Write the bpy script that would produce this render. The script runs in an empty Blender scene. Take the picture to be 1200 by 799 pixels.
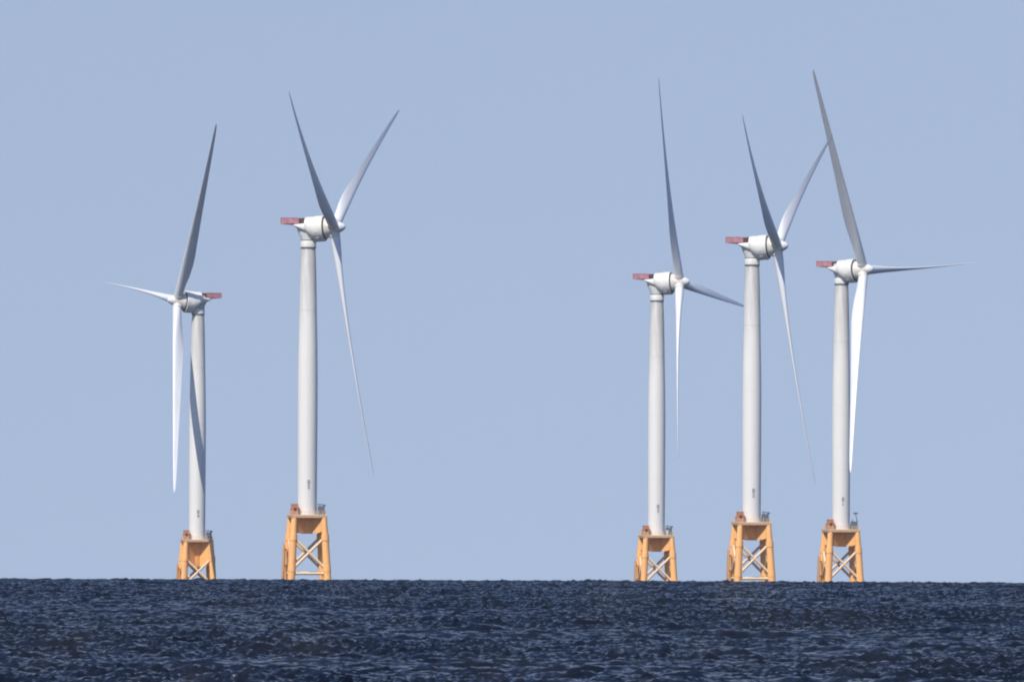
import bpy, bmesh, math, random
import numpy as np
from mathutils import Vector, Matrix

rad = math.radians
random.seed(7)
SC = bpy.context.scene
COL = SC.collection

# ------------------------------------------------------------------ camera, sky, sun, exposure
F_PX = 7820.0            # focal length in pixels of the 1200 px wide photograph
PW, PH = 1200.0, 799.0
CAM_Z = 7.38             # eye height above the sea
TWO_R = 159000.0         # twice the radius of the curved sea surface
ROLL = 0.0040
PITCH = 0.02224
SUN_EL, SUN_AZ = 50.0, 26.5     # sun behind the camera, SUN_AZ degrees to its left

cam = bpy.data.cameras.new('camera')
cam.sensor_width = 36.0
cam.lens = 36.0 * F_PX / PW
cam.clip_start = 1.0
cam.clip_end = 30000.0
camo = bpy.data.objects.new('camera', cam)
COL.objects.link(camo)
camo.matrix_world = (Matrix.Translation((0, 0, CAM_Z)) @ Matrix.Rotation(math.pi / 2 + PITCH, 4, 'X')
                     @ Matrix.Rotation(ROLL, 4, 'Z'))
SC.camera = camo

world = bpy.data.worlds.new('World')
SC.world = world
world.use_nodes = True
wn = world.node_tree.nodes; wl = world.node_tree.links
wn.clear()
wo = wn.new('ShaderNodeOutputWorld'); bg = wn.new('ShaderNodeBackground'); sky = wn.new('ShaderNodeTexSky')
sky.sky_type = 'NISHITA'
sky.sun_disc = False
sky.sun_elevation = rad(SUN_EL)
sky.sun_rotation = rad(180 + SUN_AZ)
sky.altitude = 0.0
sky.air_density = 1.0
sky.dust_density = 0.3
sky.ozone_density = 2.0
bg.inputs['Strength'].default_value = 0.10
# hazy low sky: look up the sky a little above the true elevation, and whiten it as thin haze does
wtc = wn.new('ShaderNodeTexCoord'); wmul = wn.new('ShaderNodeVectorMath'); wmul.operation = 'MULTIPLY_ADD'
wmul.inputs[1].default_value = (1, 1, 0.25); wmul.inputs[2].default_value = (0, 0, 0.31)
wl.new(wtc.outputs['Generated'], wmul.inputs[0])
wnm = wn.new('ShaderNodeVectorMath'); wnm.operation = 'NORMALIZE'
wl.new(wmul.outputs[0], wnm.inputs[0]); wl.new(wnm.outputs[0], sky.inputs['Vector'])
# pale marine haze low in the sky, clear blue higher up
wsep = wn.new('ShaderNodeSeparateXYZ'); wl.new(wtc.outputs['Generated'], wsep.inputs[0])
wmr = wn.new('ShaderNodeMapRange'); wmr.interpolation_type = 'SMOOTHERSTEP'
wmr.inputs['From Min'].default_value = 0.06; wmr.inputs['From Max'].default_value = 0.42
wl.new(wsep.outputs['Z'], wmr.inputs['Value'])
wtint = wn.new('ShaderNodeMix'); wtint.data_type = 'RGBA'
wtint.inputs[6].default_value = (2.24, 1.74, 1.46, 1); wtint.inputs[7].default_value = (0.76, 0.88, 1.20, 1)
wl.new(wmr.outputs['Result'], wtint.inputs[0])
wml = wn.new('ShaderNodeVectorMath'); wml.operation = 'MULTIPLY'
wl.new(sky.outputs['Color'], wml.inputs[0]); wl.new(wtint.outputs[2], wml.inputs[1])
wl.new(wml.outputs[0], bg.inputs['Color'])
wl.new(bg.outputs['Background'], wo.inputs['Surface'])

sun = bpy.data.lights.new('sun', 'SUN')
sun.energy = 4.5
sun.angle = rad(0.5)
sun.color = (1.0, 0.945, 0.85)
suno = bpy.data.objects.new('sun', sun)
COL.objects.link(suno)
to_sun = Vector((-math.sin(rad(SUN_AZ)) * math.cos(rad(SUN_EL)), -math.cos(rad(SUN_AZ)) * math.cos(rad(SUN_EL)), math.sin(rad(SUN_EL))))
suno.rotation_euler = to_sun.to_track_quat('Z', 'Y').to_euler()
suno.location = (0, 0, 400)

vs = SC.view_settings
vs.view_transform = 'Standard'
vs.look = 'None'
vs.exposure = 0.0
vs.gamma = 1.0
vs.use_curve_mapping = False
SC.render.engine = 'CYCLES'
SC.cycles.filter_width = 2.0
SC.cycles.max_bounces = 6

# ------------------------------------------------------------------ materials
def new_mat(name):
    m = bpy.data.materials.new(name); m.use_nodes = True
    return m, m.node_tree.nodes, m.node_tree.links, m.node_tree.nodes['Principled BSDF']

def ramp(n, stops):
    r = n.new('ShaderNodeValToRGB')
    e = r.color_ramp.elements
    while len(e) < len(stops): e.new(0.5)
    for i, (p, c) in enumerate(stops):
        e[i].position = p; e[i].color = (*c, 1) if len(c) == 3 else c
    return r

def painted(name, base, dirt, rough=0.45, streak=(0.5, 0.5, 0.05), lo=0.45, hi=0.75, amount=0.6):
    """paint with worn, streaky dirt"""
    m, n, l, p = new_mat(name)
    tc = n.new('ShaderNodeTexCoord'); mp = n.new('ShaderNodeMapping'); mp.inputs['Scale'].default_value = streak
    nz = n.new('ShaderNodeTexNoise'); nz.inputs['Scale'].default_value = 1.0; nz.inputs['Detail'].default_value = 5.0
    nz.inputs['Roughness'].default_value = 0.65
    r = ramp(n, [(lo, (0, 0, 0)), (hi, (amount,) * 3)])
    mx = n.new('ShaderNodeMix'); mx.data_type = 'RGBA'
    mx.inputs[6].default_value = (*base, 1); mx.inputs[7].default_value = (*dirt, 1)
    l.new(tc.outputs['Object'], mp.inputs['Vector']); l.new(mp.outputs['Vector'], nz.inputs['Vector'])
    l.new(nz.outputs['Fac'], r.inputs['Fac']); l.new(r.outputs['Color'], mx.inputs[0])
    l.new(mx.outputs[2], p.inputs['Base Color'])
    p.inputs['Roughness'].default_value = rough
    return m

def tower_material():
    m, n, l, p = new_mat('tower_paint')
    tc = n.new('ShaderNodeTexCoord'); sep = n.new('ShaderNodeSeparateXYZ')
    l.new(tc.outputs['Object'], sep.inputs['Vector'])
    # weathering that grows towards the top of the tower
    mr = n.new('ShaderNodeMapRange'); mr.inputs['From Min'].default_value = 48.0; mr.inputs['From Max'].default_value = 82.0
    mr.interpolation_type = 'SMOOTHSTEP'
    l.new(sep.outputs['Z'], mr.inputs['Value'])
    mp = n.new('ShaderNodeMapping'); mp.inputs['Scale'].default_value = (0.9, 0.9, 0.09)
    nz = n.new('ShaderNodeTexNoise'); nz.inputs['Detail'].default_value = 6.0; nz.inputs['Roughness'].default_value = 0.65
    nz.inputs['Scale'].default_value = 1.0
    l.new(tc.outputs['Object'], mp.inputs['Vector']); l.new(mp.outputs['Vector'], nz.inputs['Vector'])
    r = ramp(n, [(0.28, (0.1,) * 3), (0.7, (1.0,) * 3)])
    l.new(nz.outputs['Fac'], r.inputs['Fac'])
    mu = n.new('ShaderNodeMath'); mu.operation = 'MULTIPLY'
    l.new(mr.outputs['Result'], mu.inputs[0]); l.new(r.outputs['Color'], mu.inputs[1])
    ad = n.new('ShaderNodeMath'); ad.operation = 'MULTIPLY_ADD'; ad.inputs[1].default_value = 0.12
    l.new(r.outputs['Color'], ad.inputs[0]); l.new(mu.outputs[0], ad.inputs[2])
    mx = n.new('ShaderNodeMix'); mx.data_type = 'RGBA'
    mx.inputs[6].default_value = (0.82, 0.80, 0.745, 1); mx.inputs[7].default_value = (0.50, 0.475, 0.44, 1)
    l.new(ad.outputs[0], mx.inputs[0]); l.new(mx.outputs[2], p.inputs['Base Color'])
    p.inputs['Roughness'].default_value = 0.5
    return m

M = {}
M['tower'] = tower_material()
M['blade'] = painted('blade_gelcoat', (0.76, 0.77, 0.78), (0.55, 0.55, 0.55), 0.4, (0.6, 0.08, 0.6), 0.5, 0.8, 0.5)
M['nacelle'] = painted('nacelle_paint', (0.76, 0.745, 0.69), (0.48, 0.45, 0.40), 0.45, (0.8, 0.8, 0.25), 0.48, 0.78, 0.5)
M['hub'] = painted('hub_paint', (0.72, 0.68, 0.60), (0.45, 0.42, 0.38), 0.5, (0.7, 0.7, 0.7), 0.5, 0.8, 0.5)
M['dark'] = painted('dark_gap', (0.06, 0.055, 0.055), (0.03, 0.03, 0.03), 0.7, (1, 1, 1))
M['seal'] = painted('grey_seal', (0.16, 0.16, 0.17), (0.10, 0.10, 0.10), 0.7, (1, 1, 1))
M['red'] = painted('red_paint', (0.44, 0.17, 0.20), (0.56, 0.38, 0.42), 0.5, (0.9, 0.9, 0.9), 0.40, 0.7, 0.7)
M['darkred'] = painted('dark_red_panels', (0.09, 0.04, 0.045), (0.05, 0.04, 0.04), 0.7, (2, 2, 2))
M['yellow'] = painted('yellow_paint', (0.96, 0.50, 0.175), (0.74, 0.33, 0.15), 0.5, (0.6, 0.6, 0.14), 0.46, 0.74, 0.6)
M['pale'] = painted('pale_brace', (0.80, 0.60, 0.38), (0.66, 0.42, 0.24), 0.55, (0.5, 0.5, 0.2), 0.48, 0.78, 0.6)  # paler tone than the yellow of the legs
M['deck'] = painted('deck_steel', (0.62, 0.40, 0.25), (0.46, 0.28, 0.19), 0.6, (0.6, 0.6, 0.6))
M['orange'] = painted('orange_cabinet', (0.58, 0.22, 0.09), (0.36, 0.15, 0.09), 0.5, (0.9, 0.9, 0.4))
M['grey'] = painted('grey_machine', (0.13, 0.15, 0.18), (0.08, 0.09, 0.10), 0.55, (0.9, 0.9, 0.9))
M['white'] = painted('white_cabinet', (0.78, 0.78, 0.76), (0.6, 0.6, 0.58), 0.45, (0.9, 0.9, 0.4))
M['ink'] = painted('black_lettering', (0.27, 0.27, 0.275), (0.40, 0.40, 0.40), 0.5, (2, 2, 2), 0.5, 0.8, 0.5)

# ------------------------------------------------------------------ mesh helper
class MB:
    def __init__(s): s.v = []; s.f = []
    def loft(s, rings, caps=True):
        base = len(s.v); n = len(rings[0])
        for r in rings: s.v += [tuple(p) for p in r]
        for i in range(len(rings) - 1):
            for j in range(n):
                a = base + i * n + j; b = base + i * n + (j + 1) % n
                s.f.append((a, b, b + n, a + n))
        if caps:
            s.f.append(tuple(base + j for j in range(n))[::-1])
            k = base + (len(rings) - 1) * n
            s.f.append(tuple(k + j for j in range(n)))
        return s
    def lathe(s, prof, axis='z', seg=32, centre=(0, 0, 0)):
        rings = []
        for h, r in prof:
            ring = []
            for j in range(seg):
                a = 2 * math.pi * j / seg
                c, d = r * math.cos(a), r * math.sin(a)
                p = (c, d, h) if axis == 'z' else (h, c, d)
                ring.append((p[0] + centre[0], p[1] + centre[1], p[2] + centre[2]))
            rings.append(ring)
        return s.loft(rings)
    def tube(s, a, b, r0, r1=None, seg=14):
        a, b = Vector(a), Vector(b); r1 = r0 if r1 is None else r1
        d = (b - a).normalized()
        u = d.orthogonal().normalized(); w = d.cross(u)
        rings = []
        for p, r in ((a, r0), (b, r1)):
            rings.append([p + u * (r * math.cos(2 * math.pi * j / seg)) + w * (r * math.sin(2 * math.pi * j / seg)) for j in range(seg)])
        return s.loft(rings)
    def box(s, c, size, rotz=0.0, bev=0.0):
        hx, hy, hz = size[0] / 2, size[1] / 2, size[2] / 2
        co, si = math.cos(rotz), math.sin(rotz)
        b = min(bev, hx * .45, hy * .45, hz * .45)
        def ring(z, i):
            if b: pts = [(-hx + i, -hy + b + i), (-hx + b + i, -hy + i), (hx - b - i, -hy + i), (hx - i, -hy + b + i),
                         (hx - i, hy - b - i), (hx - b - i, hy - i), (-hx + b + i, hy - i), (-hx + i, hy - b - i)]
            else: pts = [(-hx, -hy), (hx, -hy), (hx, hy), (-hx, hy)]
            return [(c[0] + x * co - y * si, c[1] + x * si + y * co, c[2] + z) for x, y in pts]
        if b: s.loft([ring(-hz, b), ring(-hz + b, 0), ring(hz - b, 0), ring(hz, b)])
        else: s.loft([ring(-hz, 0), ring(hz, 0)])
        return s
    def mesh(s, name, mat, angle=35):
        bm = bmesh.new()
        vs_ = [bm.verts.new(p) for p in s.v]
        for f in s.f:
            try: bm.faces.new([vs_[i] for i in f])
            except ValueError: pass
        bmesh.ops.recalc_face_normals(bm, faces=bm.faces)
        me = bpy.data.meshes.new(name)
        bm.to_mesh(me); bm.free()
        me.materials.append(mat)
        me.shade_smooth()
        me.set_sharp_from_angle(angle=rad(angle))
        return me

def part(name, me, parent, loc=(0, 0, 0), rot=(0, 0, 0), label=None):
    o = bpy.data.objects.new(name, me)
    COL.objects.link(o)
    o.parent = parent
    o.location = loc; o.rotation_euler = rot
    if label: o['label'] = label
    return o

# ------------------------------------------------------------------ the sea: one curved sheet with real waves
SEA_Z = -0.30            # mean water level against the turbines' own zero
def sea_drop(x, y): return -(x * x + y * y) / TWO_R

def wave_tile(N, L, seed, peak, sigma, spread, head, cut=0.1):
    rng = np.random.default_rng(seed)
    k1 = np.fft.fftfreq(N, d=L / N) * 2 * np.pi
    kx, ky = np.meshgrid(k1, k1, indexing='ij')
    k = np.hypot(kx, ky); k[0, 0] = 1e-6
    kp = 2 * np.pi / peak
    S = k ** -3.3 * np.exp(-1.25 * (kp / k) ** 2)
    ang = np.arctan2(ky, kx) - head
    S *= (np.abs(np.cos(ang)) ** spread + 0.05)
    S *= np.exp(-(k * cut) ** 2)
    S[0, 0] = 0
    a = (rng.normal(size=(N, N)) + 1j * rng.normal(size=(N, N))) * np.sqrt(S)
    h = np.fft.ifft2(a).real
    h *= sigma / h.std()
    h = h + 0.3 / (sigma * 4) * (h * h - sigma * sigma)      # steeper crests, flatter troughs
    return h.astype(np.float32)

def sample(tile, L, x, y):
    N = tile.shape[0]
    u = (x * (N / L)) % N; v = (y * (N / L)) % N
    i = np.floor(u).astype(np.int32); j = np.floor(v).astype(np.int32)
    fu = (u - i).astype(np.float32); fv = (v - j).astype(np.float32)
    i %= N; j %= N; i1 = (i + 1) % N; j1 = (j + 1) % N
    return ((tile[i, j] * (1 - fu) + tile[i1, j] * fu) * (1 - fv) + (tile[i, j1] * (1 - fu) + tile[i1, j1] * fu) * fv)

def build_sea():
    half = 0.5 * PW / F_PX
    core = np.linspace(-1.75 * half, 1.75 * half, 1150)
    step = core[1] - core[0]
    wing = [];  t = core[-1]; d = step
    while t < 1.6:
        d *= 1.10; t += d; wing.append(t)
    wing = np.array(wing)
    tx = np.concatenate([-wing[::-1], core, wing])
    rows = [-40.0, 5.0]; y = 5.0
    while y < 235: y += max(1.0, (235 - y) * 0.06); rows.append(y)
    while y < 1350: y += 0.20 + 0.20 * (y - 235) / 900; rows.append(y)
    d = 0.6
    while y < 4600: d *= 1.05; y += d; rows.append(y)
    ry = np.array(rows)
    # the fan of columns opens from a point behind the camera so that its foot has width too
    X = tx[None, :] * (np.maximum(ry, 60)[:, None] + 0.0)
    Y = np.broadcast_to(ry[:, None], X.shape).copy()
    X = X.ravel(); Y = Y.ravel()
    t1 = wave_tile(1024, 181.0, 1, 8.0, 0.11, 6.0, 1.52, 0.12)
    t2 = wave_tile(1024, 89.0, 2, 0.9, 0.050, 6.0, 1.58, 0.025)
    h2 = sample(t2, 89.0, X * 0.966 + Y * 0.259, Y * 0.966 - X * 0.259)
    gust = sample(wave_tile(512, 900.0, 5, 130.0, 1.0, 0.5, 1.3), 900.0, X * 1.2, Y)
    h = sample(t1, 181.0, X, Y) + h2 * np.clip(1.0 + 0.38 * gust, 0.35, 1.8)
    fade = np.clip((2400 - np.hypot(X, Y)) / 1000, 0.0, 1)
    fade *= np.clip(3.5 - np.abs(X) / (half * np.maximum(Y, 60)), 0.0, 1)
    Z = sea_drop(X, Y) + SEA_Z + h * fade
    nv = X.size; nr, nc = len(ry), len(tx)
    co = np.empty((nv, 3), np.float32); co[:, 0] = X; co[:, 1] = Y; co[:, 2] = Z
    a = (np.arange(nr - 1)[:, None] * nc + np.arange(nc - 1)[None, :]).ravel()
    quads = np.stack([a, a + 1, a + 1 + nc, a + nc], 1).astype(np.int32)
    me = bpy.data.meshes.new('sea')
    me.vertices.add(nv); me.vertices.foreach_set('co', co.ravel())
    nf = len(quads)
    me.loops.add(nf * 4); me.loops.foreach_set('vertex_index', quads.ravel())
    me.polygons.add(nf)
    me.polygons.foreach_set('loop_start', np.arange(0, nf * 4, 4, dtype=np.int32))
    me.polygons.foreach_set('use_smooth', np.ones(nf, bool))
    me.update(calc_edges=True)
    o = bpy.data.objects.new('sea', me)
    COL.objects.link(o)
    o['kind'] = 'structure'
    m, n, l, p = new_mat('sea_water')
    p.inputs['Base Color'].default_value = (0.001, 0.0025, 0.006, 1)
    p.inputs['Roughness'].default_value = 0.06
    p.inputs['IOR'].default_value = 1.333
    tc = n.new('ShaderNodeTexCoord')
    nz = n.new('ShaderNodeTexNoise'); nz.inputs['Scale'].default_value = 1.0; nz.inputs['Detail'].default_value = 4.0
    nz.inputs['Roughness'].default_value = 0.6
    bp = n.new('ShaderNodeBump'); bp.inputs['Strength'].default_value = 1.0; bp.inputs['Distance'].default_value = 0.26
    mp = n.new('ShaderNodeMapping'); mp.inputs['Scale'].default_value = (4.0, 7.0, 4.0)
    l.new(tc.outputs['Object'], mp.inputs['Vector']); l.new(mp.outputs['Vector'], nz.inputs['Vector']); l.new(nz.outputs['Fac'], bp.inputs['Height'])
    l.new(bp.outputs['Normal'], p.inputs['Normal'])
    me.materials.append(m)
build_sea()

# ------------------------------------------------------------------ thin marine haze over the water
def build_haze():
    me = bpy.data.meshes.new('haze')
    x, y0, y1, z0, z1 = 8200.0, -120.0, 5200.0, -620.0, 190.0
    v = [(-x, y0, z0), (x, y0, z0), (x, y1, z0), (-x, y1, z0), (-x, y0, z1), (x, y0, z1), (x, y1, z1), (-x, y1, z1)]
    me.from_pydata(v, [], [(0, 3, 2, 1), (4, 5, 6, 7), (0, 1, 5, 4), (1, 2, 6, 5), (2, 3, 7, 6), (3, 0, 4, 7)])
    m = bpy.data.materials.new('haze_air'); m.use_nodes = True
    n = m.node_tree.nodes; n.clear()
    out = n.new('ShaderNodeOutputMaterial'); pv = n.new('ShaderNodeVolumePrincipled')
    pv.inputs['Color'].default_value = (0.80, 0.90, 1.0, 1)
    pv.inputs['Density'].default_value = HAZE
    pv.inputs['Anisotropy'].default_value = 0.0
    m.node_tree.links.new(pv.outputs['Volume'], out.inputs['Volume'])
    me.materials.append(m)
    o = bpy.data.objects.new('haze', me); COL.objects.link(o)
    o['kind'] = 'stuff'
HAZE = 2.4e-5
build_haze()

# ------------------------------------------------------------------ wind turbines
P = 24.5          # deck above the sea
H = 85.9          # hub above the deck
HUB_X = 7.9       # rotor plane ahead of the tower axis
TILT = rad(4.5)
MESH = {}

def cached(key, fn):
    if key not in MESH: MESH[key] = fn()
    return MESH[key]

def superellipse(x, zt, zb, ry, n=40, e=2.6):
    zc, hz = (zt + zb) / 2, (zt - zb) / 2
    pts = []
    for j in range(n):
        a = 2 * math.pi * j / n
        c, s = math.cos(a), math.sin(a)
        pts.append((x, ry * math.copysign(abs(c) ** (2 / e), c), zc + hz * math.copysign(abs(s) ** (2 / e), s)))
    return pts

def tower_mesh():
    b = MB()
    prof = [(0.0, 2.86), (1, 2.88), (14, 2.93), (28, 2.97), (40, 2.97), (50, 2.86), (58, 2.70), (66, 2.57), (73, 2.42), (78, 2.24), (80.3, 2.12)]
    b.lathe(prof, seg=48)
    for z, r in ((0.15, 3.02), (19.7, 2.965), (41.0, 2.985), (61.5, 2.70)):     # weld flanges
        b.lathe([(z - 0.09, r), (z + 0.09, r)], seg=48)
    return b.mesh('tower', M['tower'])

def mark_mesh(text):
    """two characters stacked one above the other, wrapped on the tower shell"""
    cu = bpy.data.curves.new('lettering', 'FONT')
    cu.body = text[0] + '\n' + text[1]
    cu.size = 1.7; cu.align_x = 'CENTER'; cu.space_line = 0.86
    cu.extrude = 0.0; cu.offset = 0.035
    ob = bpy.data.objects.new('lettering', cu)
    COL.objects.link(ob)
    bpy.context.view_layer.update()
    me = bpy.data.meshes.new_from_object(ob.evaluated_get(bpy.context.evaluated_depsgraph_get()))
    bpy.data.objects.remove(ob); bpy.data.curves.remove(cu)
    bm = bmesh.new(); bm.from_mesh(me)
    bmesh.ops.subdivide_edges(bm, edges=[e for e in bm.edges if e.calc_length() > 0.3], cuts=2)
    R = 2.94
    ext = bmesh.ops.extrude_face_region(bm, geom=bm.faces[:])
    front = {v for v in ext['geom'] if isinstance(v, bmesh.types.BMVert)}
    a0 = -math.pi / 2 + 0.17
    for v in bm.verts:
        r = R + (0.03 if v in front else -0.02)
        a = a0 + v.co.x / R
        v.co = Vector((r * math.cos(a), r * math.sin(a), 9.4 + v.co.y))
    bmesh.ops.recalc_face_normals(bm, faces=bm.faces)
    bm.to_mesh(me); bm.free()
    me.name = 'identification_mark'
    me.materials.clear(); me.materials.append(M['ink'])
    return me

def neck_mesh():
    b = MB()
    b.lathe([(80.3, 2.10), (80.5, 2.32), (82.3, 2.34), (82.6, 2.16)], seg=40)
    rings = []
    for z, cx, rx, ry in ((82.5, 0, 2.13, 2.13), (83.4, -0.1, 2.35, 2.3), (84.6, -0.25, 2.75, 2.55), (85.9, -0.4, 3.1, 2.7), (86.9, -0.4, 3.15, 2.7)):
        rings.append([(cx + rx * math.cos(2 * math.pi * j / 40), ry * math.sin(2 * math.pi * j / 40), z) for j in range(40)])
    b.loft(rings)
    return b.mesh('yaw_neck', M['nacelle'])

def ring_mesh():
    b = MB(); b.lathe([(80.05, 2.14), (80.1, 2.36), (80.42, 2.38), (80.47, 2.2)], seg=40)
    b.lathe([(82.35, 2.2), (82.4, 2.37), (82.62, 2.37), (82.66, 2.2)], seg=40)
    return b.mesh('yaw_seal', M['seal'])

def nacelle_mesh():
    b = MB()
    S = [(-4.2, 1.75, 1.45, 2.0, 2.6), (-4.0, 1.95, 1.2, 2.35, 2.6), (-3.3, 2.05, 0.75, 2.75, 2.6), (-2.2, 2.12, 0.0, 3.1, 2.5), (-0.55, 2.2, -1.2, 3.45, 2.4),
         (-0.35, 3.5, -1.35, 3.5, 2.4), (-0.2, 3.82, -1.5, 3.62, 2.3), (0.2, 3.86, -2.1, 3.72, 2.2), (0.8, 3.84, -2.75, 3.78, 2.1), (1.4, 3.8, -3.35, 3.8, 2.05), (2.1, 3.8, -3.72, 3.8, 2.0)]
    b.loft([superellipse(x, zt, zb, ry, 44, e) for x, zt, zb, ry, e in S])
    return b.mesh('nacelle', M['nacelle'], 40)

def generator_mesh():
    b = MB()
    b.lathe([(1.95, 3.6), (2.0, 3.84), (2.35, 3.86), (2.38, 3.76), (2.52, 3.76), (2.55, 3.88), (4.2, 3.88), (4.22, 3.80), (4.3, 3.80), (4.32, 3.9), (4.95, 3.9), (5.07, 3.78), (5.07, 3.0)], 'x', 56)
    for j in range(12):      # cooling fins round the ring
        a = 2 * math.pi * (j + .5) / 12
        b.box((3.25, 3.86 * math.cos(a), 3.86 * math.sin(a)), (1.1, 0.16, 0.16))
    return b.mesh('generator', M['nacelle'])

def gap_mesh():
    b = MB(); b.lathe([(4.9, 3.3), (5.0, 3.5), (5.3, 3.45), (5.4, 3.2)], 'x', 48)
    return b.mesh('rotor_seal', M['dark'])

def heli_mesh():
    b = MB()
    x0, x1, w, z0, z1 = -8.0, -2.35, 2.5, 1.72, 3.5
    b.box(((x0 + x1) / 2, 0, z0 + 0.1), (x1 - x0, 2 * w, 0.22))
    for s in (-1, 1):
        b.box(((x0 + x1) / 2, s * (w - 0.05), (z0 + z1) / 2 + 0.1), (x1 - x0 - 0.02, 0.09, z1 - z0 - 0.22))
        b.box(((x0 + x1) / 2, s * w, z1), (x1 - x0 + .06, 0.17, 0.14))
        for k in range(7):
            x = x0 + 0.08 + (x1 - x0 - 0.16) * k / 6
            b.box((x, s * (w + 0.06), (z0 + z1) / 2), (0.14, 0.12, z1 - z0))
        b.tube((-3.7, s * 1.4, 1.5), (-6.6, s * 1.6, z0), 0.12)
    b.box((x0 + 0.05, 0, (z0 + z1) / 2 + 0.1), (0.09, 2 * w - 0.14, z1 - z0 - 0.22))
    b.box((x0, 0, z1), (0.17, 2 * w - 0.2, 0.14))
    return b.mesh('helihoist_platform', M['red'])

def basket_end_mesh():  # very dark red panels between the basket and the nacelle shell
    b = MB()
    x0, x1, w, z0, z1 = -2.32, -0.42, 2.42, 2.1, 3.45
    b.box(((x0 + x1) / 2, 0, z0 + 0.1), (x1 - x0, 2 * w, 0.2))
    for s in (-1, 1):
        b.box(((x0 + x1) / 2, s * w, (z0 + z1) / 2 + 0.1), (x1 - x0, 0.08, z1 - z0 - 0.2))
        for k in range(4): b.box((x0 + 0.08 + (x1 - x0 - 0.16) * k / 3, s * (w + 0.08), (z0 + z1) / 2 + .1), (0.1, 0.08, z1 - z0))
    return b.mesh('dark_basket_end', M['darkred'])

def hub_mesh():
    b = MB()
    b.lathe([(-2.65, 2.6), (-2.6, 3.15), (-2.1, 3.05), (-1.5, 2.75), (-0.8, 2.5), (0.0, 2.3), (1.0, 2.05), (1.7, 1.7)], 'x', 48)
    for k in range(3):
        a = 2 * math.pi * k / 3
        d = Vector((0, math.cos(a), math.sin(a)))
        b.tube(d * 1.2, d * 2.75, 1.72, 1.68, 32)
    return b.mesh('hub', M['hub'])

def spinner_mesh():
    b = MB()
    b.lathe([(1.5, 1.5), (1.55, 1.72), (2.0, 1.55), (2.5, 1.3), (3.0, 1.02), (3.4, 0.68), (3.58, 0.35), (3.63, 0.05)], 'x', 40)
    return b.mesh('spinner', M['blade'], 60)

def blade_mesh(pitch, prebend, cone):
    R_ = [2.4, 4, 7, 11, 16, 20, 26, 34, 44, 54, 64, 70, 73.5, 75]
    C_ = [3.05, 3.05, 3.25, 3.8, 4.15, 4.05, 3.6, 3.05, 2.45, 1.9, 1.4, 1.05, .7, .16]
    T_ = [3.05, 3.05, 2.8, 2.25, 1.75, 1.5, 1.18, .88, .62, .43, .29, .19, .1, .03]
    B_ = [1, 1, .75, .35, .1, 0, 0, 0, 0, 0, 0, 0, 0, 0]
    W_ = [20, 20, 20, 19, 16, 13.5, 10, 6.5, 3.6, 1.8, .4, 0, -.5, -.5]
    rings = []
    n = 28
    rs = []
    for i in range(len(R_) - 1):
        m = max(1, int((R_[i + 1] - R_[i]) / 2.0))
        rs += [R_[i] + (R_[i + 1] - R_[i]) * k / m for k in range(m)]
    rs.append(R_[-1])
    for r in rs:
        c, t, bl, tw = (float(np.interp(r, R_, q)) for q in (C_, T_, B_, W_))
        th = pitch + rad(tw)
        U = Vector((math.sin(th), 0, -math.cos(th)))           # towards the leading edge
        Nn = Vector((math.cos(th), 0, math.sin(th)))           # pressure side
        pb = prebend * (max(0, r - 6) / 69) ** 2
        thp = pitch
        org = Vector((r * cone, r, 0)) + Vector((math.cos(thp), 0, math.sin(thp))) * pb
        ring = []
        for j in range(n):
            a = 2 * math.pi * j / n
            xc = 0.5 * (1 + math.cos(a))                       # 1 trailing edge .. 0 leading edge
            cu, cn = 0.5 * c * -math.cos(a), 0.5 * t * math.sin(a)       # round root
            yt = 5 * t * (0.2969 * math.sqrt(xc) - 0.126 * xc - 0.3516 * xc ** 2 + 0.2843 * xc ** 3 - 0.1036 * xc ** 4)
            camber = -0.12 * c * xc * (1 - xc)
            au = c * (0.32 - xc); an = (yt if math.sin(a) >= 0 else -yt) * 0.97 + camber
            ring.append(org + U * (cu * bl + au * (1 - bl)) + Nn * (cn * bl + an * (1 - bl)))
        rings.append(ring)
    return MB().loft(rings).mesh('blade', M['blade'], 50)

# ---- foundation
def leg_xy(z, sx, sy):
    half = 4.45 + (P - z) * 0.054
    return Vector((sx * half, sy * half, z))

def leg_mesh(sx, sy):
    b = MB()
    b.tube(leg_xy(P - 0.25, sx, sy), leg_xy(P - 6.4, sx, sy), 0.86, 1.04, 22)
    b.tube(leg_xy(P - 6.3, sx, sy), leg_xy(-7, sx, sy), 1.10, 1.24, 22)
    for z in (P - 6.5, P - 15.8):
        b.tube(leg_xy(z + 0.9, sx, sy), leg_xy(z - 0.9, sx, sy), 1.2, 1.25, 22)
    return b.mesh('leg', M['yellow'])

def brace_mesh(a, b_):
    b = MB(); b.tube(a, b_, 0.42, 0.42, 14)
    return b.mesh('brace', M['pale'])

def transition_mesh(depth):
    b = MB()
    b.lathe([(P - depth - .15, 1.7), (P - depth + .5, 2.0), (P - 1.6, 2.0), (P - 0.5, 2.5), (P - 0.26, 2.6)], seg=36)
    for sx in (-1, 1):
        for sy in (-1, 1):
            e = leg_xy(P - 0.5, sx, sy); ang = math.atan2(sy, sx)
            e2 = leg_xy(P - depth, sx, sy)
            u = Vector((math.cos(ang), math.sin(ang), 0)); w = Vector((-u.y, u.x, 0))
            rings = []
            for d, zt, zb in ((1.7, P - 0.3, P - depth), (e.xy.length * 0.72, P - 0.3, P - depth * 0.98), (e2.xy.length - 0.5, P - 0.9, P - depth * 0.90)):
                c = u * d
                rings.append([c + w * .7 + Vector((0, 0, zt)), c - w * .7 + Vector((0, 0, zt)), c - w * .7 + Vector((0, 0, zb)), c + w * .7 + Vector((0, 0, zb))])
            b.loft(rings)
    return b.mesh('transition_piece', M['yellow'], 30)

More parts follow.
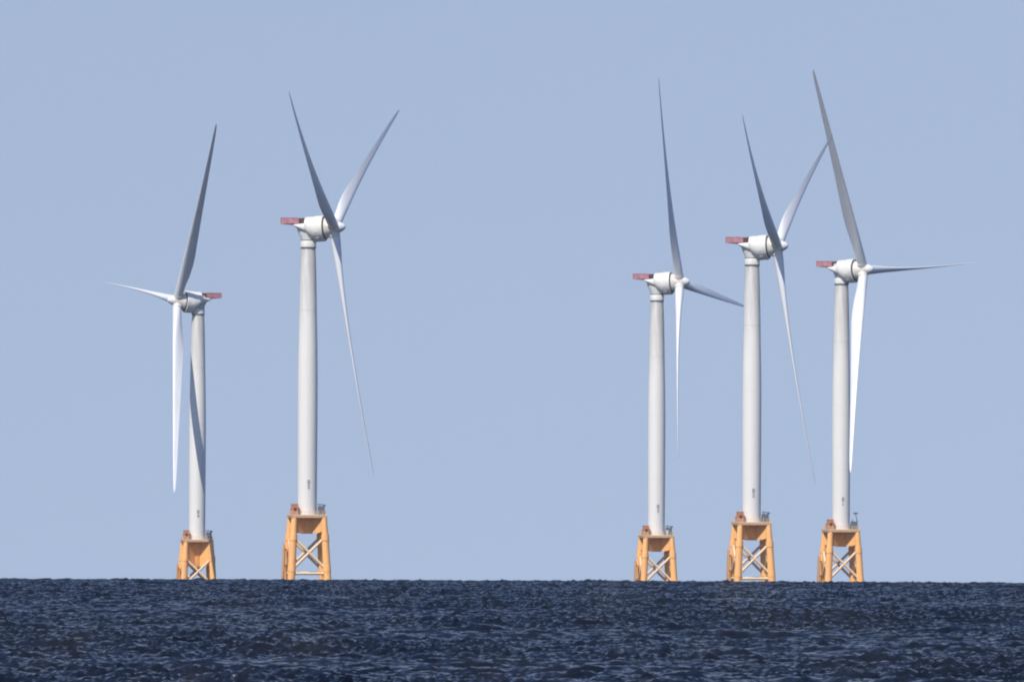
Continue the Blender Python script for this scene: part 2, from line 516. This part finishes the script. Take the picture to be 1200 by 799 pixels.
DS = 5.35
def deck_mesh():
    b = MB()
    b.box((0, 0, P + 0.02), (2 * DS, 2 * DS, 0.34))
    for s in (-1, 1):
        b.box((s * (DS - .12), 0, P - 0.36), (0.2, 2 * DS - .1, 0.42))
        b.box((0, s * (DS - .12), P - 0.362), (2 * DS - .36, 0.2, 0.42))
        for k in range(4): b.box((s * (0.9 + k * 1.15), 0, P - 0.3), (0.12, 2 * DS - 0.6, 0.28))
    return b.mesh('deck', M['deck'])

def railing_mesh():
    b = MB()
    e = DS - 0.08; z0 = P + 0.19
    for s in (-1, 1):
        for k in range(9):
            t = -e + 2 * e * k / 8
            b.tube((t, s * e, z0), (t, s * e, z0 + 1.25), 0.05, 0.05, 6)
            if 0 < k < 8: b.tube((s * e, t, z0), (s * e, t, z0 + 1.25), 0.05, 0.05, 6)
        for h in (0.45, 0.85, 1.25):
            b.tube((-e, s * e, z0 + h), (e, s * e, z0 + h), 0.045, 0.045, 6)
            b.tube((s * e, -e, z0 + h + .004), (s * e, e, z0 + h + .004), 0.045, 0.045, 6)
        b.box((0, s * e, z0 + 0.1), (2 * e, 0.04, 0.2))
        b.box((s * e, 0, z0 + 0.1), (0.04, 2 * e - .1, 0.2))
    return b.mesh('railing', M['pale'])

def cabinet_mesh():
    b = MB()
    z = P + 0.19
    b.box((-4.15, -2.6, z + 1.65), (1.9, 2.0, 3.1), 0, 0.08)
    b.box((-4.15, -2.6, z + 3.32), (2.1, 2.2, 0.16), 0, 0.05)
    b.box((-4.3, 0.6, z + 1.0), (1.3, 1.7, 1.9), 0, 0.08)
    for x, y in ((-4.9, -3.4), (-3.6, -3.4), (-4.9, -1.8), (-3.6, -1.8)): b.box((x, y, z + .06), (0.16, 0.16, 0.16))
    return b.mesh('equipment_cabinet', M['orange'])

def vent_mesh():
    b = MB()
    z = P + 0.19
    b.box((-4.1, -3.63, z + 1.75), (0.85, 0.08, 0.95))
    for k in range(4): b.box((-4.1, -3.69, z + 1.42 + .22 * k), (0.8, 0.05, 0.08))
    return b.mesh('cabinet_door', M['dark'])

def power_mesh():
    b = MB()
    z = P + 0.19
    b.box((4.05, -1.4, z + 1.4), (1.8, 2.2, 2.6), 0, 0.1)
    b.tube((3.7, -1.0, z + 2.6), (3.7, -1.0, z + 3.3), 0.16, 0.16, 10)
    b.box((4.2, 1.7, z + 0.8), (1.3, 1.6, 1.5), 0, 0.1)
    return b.mesh('power_unit', M['grey'])

def crane_mesh(reach):
    b = MB()
    z = P + 0.19; x, y = 4.5, -4.0
    b.tube((x, y, z), (x, y, z + 3.2), 0.2, 0.17, 12)
    if reach:
        b.tube((x, y, z + 3.1), (x - 0.6, y, z + 5.4), 0.14, 0.12, 10)
        b.box((x - 0.5, y, z + 5.4), (1.5, 0.5, 0.5), 0, 0.1)
    else:
        b.tube((x + 0.3, y, z + 3.1), (x - 2.0, y, z + 3.35), 0.15, 0.11, 10)
        b.box((x + 0.1, y, z + 3.0), (0.9, 0.6, 0.5), 0, 0.08)
        b.tube((x - 1.9, y, z + 3.3), (x - 1.9, y, z + 2.5), 0.04, 0.04, 6)
    return b.mesh('davit_crane', M['grey'])

def landing_mesh():
    b = MB()
    for dy in (-0.9, 0.9):
        p0, p1 = Vector((-6.6, 3.2 + dy, P - 8.5)), Vector((-7.3, 3.2 + dy, -3))
        b.tube(p0, p1, 0.24, 0.24, 12)
        for z in (P - 9.8, P - 14.5):
            q = leg_xy(z, -1, 1)
            b.tube((-6.82 - (P - 9.8 - z) * 0.045, 3.2 + dy, z), (q.x, q.y - 0.3, z - .6), 0.16, 0.16, 8)
    for dy in (-0.28, 0.28): b.tube((-6.8, 3.2 + dy, P - 8.2), (-7.6, 3.2 + dy, -2), 0.06, 0.06, 6)
    for k in range(40):
        z = P - 8.6 - k * 0.42
        x = -6.8 - (P - 8.2 - z) * 0.0449
        b.tube((x, 2.92, z), (x, 3.48, z), 0.035, 0.035, 5)
    return b.mesh('boat_landing', M['deck'])

def white_box_mesh():
    b = MB(); z = P + 0.19
    b.box((2.9, -4.7, z + 0.9), (0.7, 0.7, 1.6), 0, 0.06)
    b.box((2.9, -4.7, z + 1.78), (0.84, 0.84, 0.12), 0, 0.03)
    return b.mesh('white_cabinet', M['white'])

def turbine(px, py, D, yaw, phase, pitch, cone, prebend, mark, label, jacket_yaw=9.5, depth=5.2, dz=0.0, extra=()):
    # photograph pixel of the tower foot -> bearing (camera roll taken out)
    xr = px + ROLL * (py - PH / 2) - PW / 2
    X = D * xr / F_PX
    t = bpy.data.objects.new('wind_turbine', None)
    COL.objects.link(t)
    t.empty_display_size = 5
    t.location = (X, D, sea_drop(X, D))
    t['label'] = label; t['category'] = 'wind turbine'; t['group'] = 'offshore wind turbines in the sea'
    jr = (0, 0, rad(jacket_yaw))
    # foundation
    part('transition_piece', cached(('tp', depth), lambda: transition_mesh(depth)), t, rot=jr)
    for sx in (-1, 1):
        for sy in (-1, 1):
            part('leg', cached(('leg', sx, sy), lambda: leg_mesh(sx, sy)), t, rot=jr)
    zt, zb = P - 6.3, P - 16.2
    cs = [(-1, -1), (1, -1), (1, 1), (-1, 1)]
    for k in range(4):
        a, c = cs[k], cs[(k + 1) % 4]
        for flip in (0, 1):
            p, q = (a, c) if not flip else (c, a)
            off = Vector((0, 0, 0.0))
            part('brace', cached(('brace', k, flip), lambda: brace_mesh(leg_xy(zt, *p), leg_xy(zb, *q))), t, rot=jr)
        part('brace', cached(('bar', k), lambda: brace_mesh(leg_xy(zb - 1.0, *a), leg_xy(zb - 1.0, *c))), t, rot=jr)
    d = part('deck', cached('deck', deck_mesh), t, rot=jr)
    part('railing', cached('railing', railing_mesh), d)
    part('boat_landing', cached('landing', landing_mesh), t, rot=jr)
    cb = part('equipment_cabinet', cached('cab', cabinet_mesh), t, rot=jr)
    part('cabinet_door', cached('vent', vent_mesh), cb)
    part('power_unit', cached('power', power_mesh), t, rot=jr)
    part('davit_crane', cached(('crane', 'boom' in extra), lambda: crane_mesh('boom' in extra)), t, rot=jr)
    if 'white' in extra: part('control_box', cached('wbox', white_box_mesh), t, rot=jr)
    # tower
    tw = part('tower', cached('tower', tower_mesh), t, loc=(0, 0, P + 0.19))
    part('identification_mark', mark_mesh(mark), tw)
    # tower head
    a = rad(yaw)
    nk = part('yaw_neck', cached('neck', neck_mesh), t, loc=(0, 0, P), rot=(0, 0, a))
    part('yaw_seal', cached('ring', ring_mesh), nk)
    head = Matrix.Translation((0, 0, P + H - 0.7 + dz)) @ Matrix.Rotation(a, 4, 'Z') @ Matrix.Rotation(-TILT, 4, 'Y')
    nc = part('nacelle', cached('nacelle', nacelle_mesh), t); nc.matrix_local = head
    part('generator', cached('gen', generator_mesh), nc)
    part('rotor_seal', cached('gap', gap_mesh), nc)
    lv = (0, TILT, 0)
    part('helihoist_platform', cached('heli', heli_mesh), nc, rot=lv)
    part('dark_basket_end', cached('basket_end', basket_end_mesh), nc)
    hb = part('hub', cached('hub', hub_mesh), t)
    hb.matrix_local = head @ Matrix.Translation((HUB_X, 0, 0)) @ Matrix.Rotation(rad(phase), 4, 'X')
    part('spinner', cached('spin', spinner_mesh), hb)
    for k in range(3):
        part('blade', cached(('blade', pitch, cone), lambda: blade_mesh(rad(pitch), prebend, cone)), hb, rot=(2 * math.pi * k / 3, 0, 0))
    return t

RUN, STOP = 3.0, 82.0
turbine(231, 634, 2375, 201.0, 52.3, STOP, 0.067, 1.9, 'B4', 'white turbine at far left facing left, a blade shadow running down its tower', depth=9.5, dz=-0.8)
turbine(360, 604, 2001, -13.4, 30.7, RUN, 0.058, 2.3, 'B5', 'white turbine standing alone right of the left-facing one, tallest yellow jacket', dz=0.5)
turbine(769, 630, 2282, -14.8, -5.2, RUN, 0.050, 1.6, 'B3', 'white turbine left of the right-hand trio, lowest blade hub of the three', dz=0.8, extra=('white',))
turbine(880.5, 613, 2080, -14.9, 30.1, RUN, 0.058, 2.2, 'B2', 'white turbine in the middle of the right-hand trio with a raised blade V', dz=0.3)
turbine(985.3, 620, 2180, -28.2, 1.8, STOP, 0.080, 1.9, 'B1', 'white turbine at far right with one blade lying level to the right', dz=-0.9, extra=('boom',))
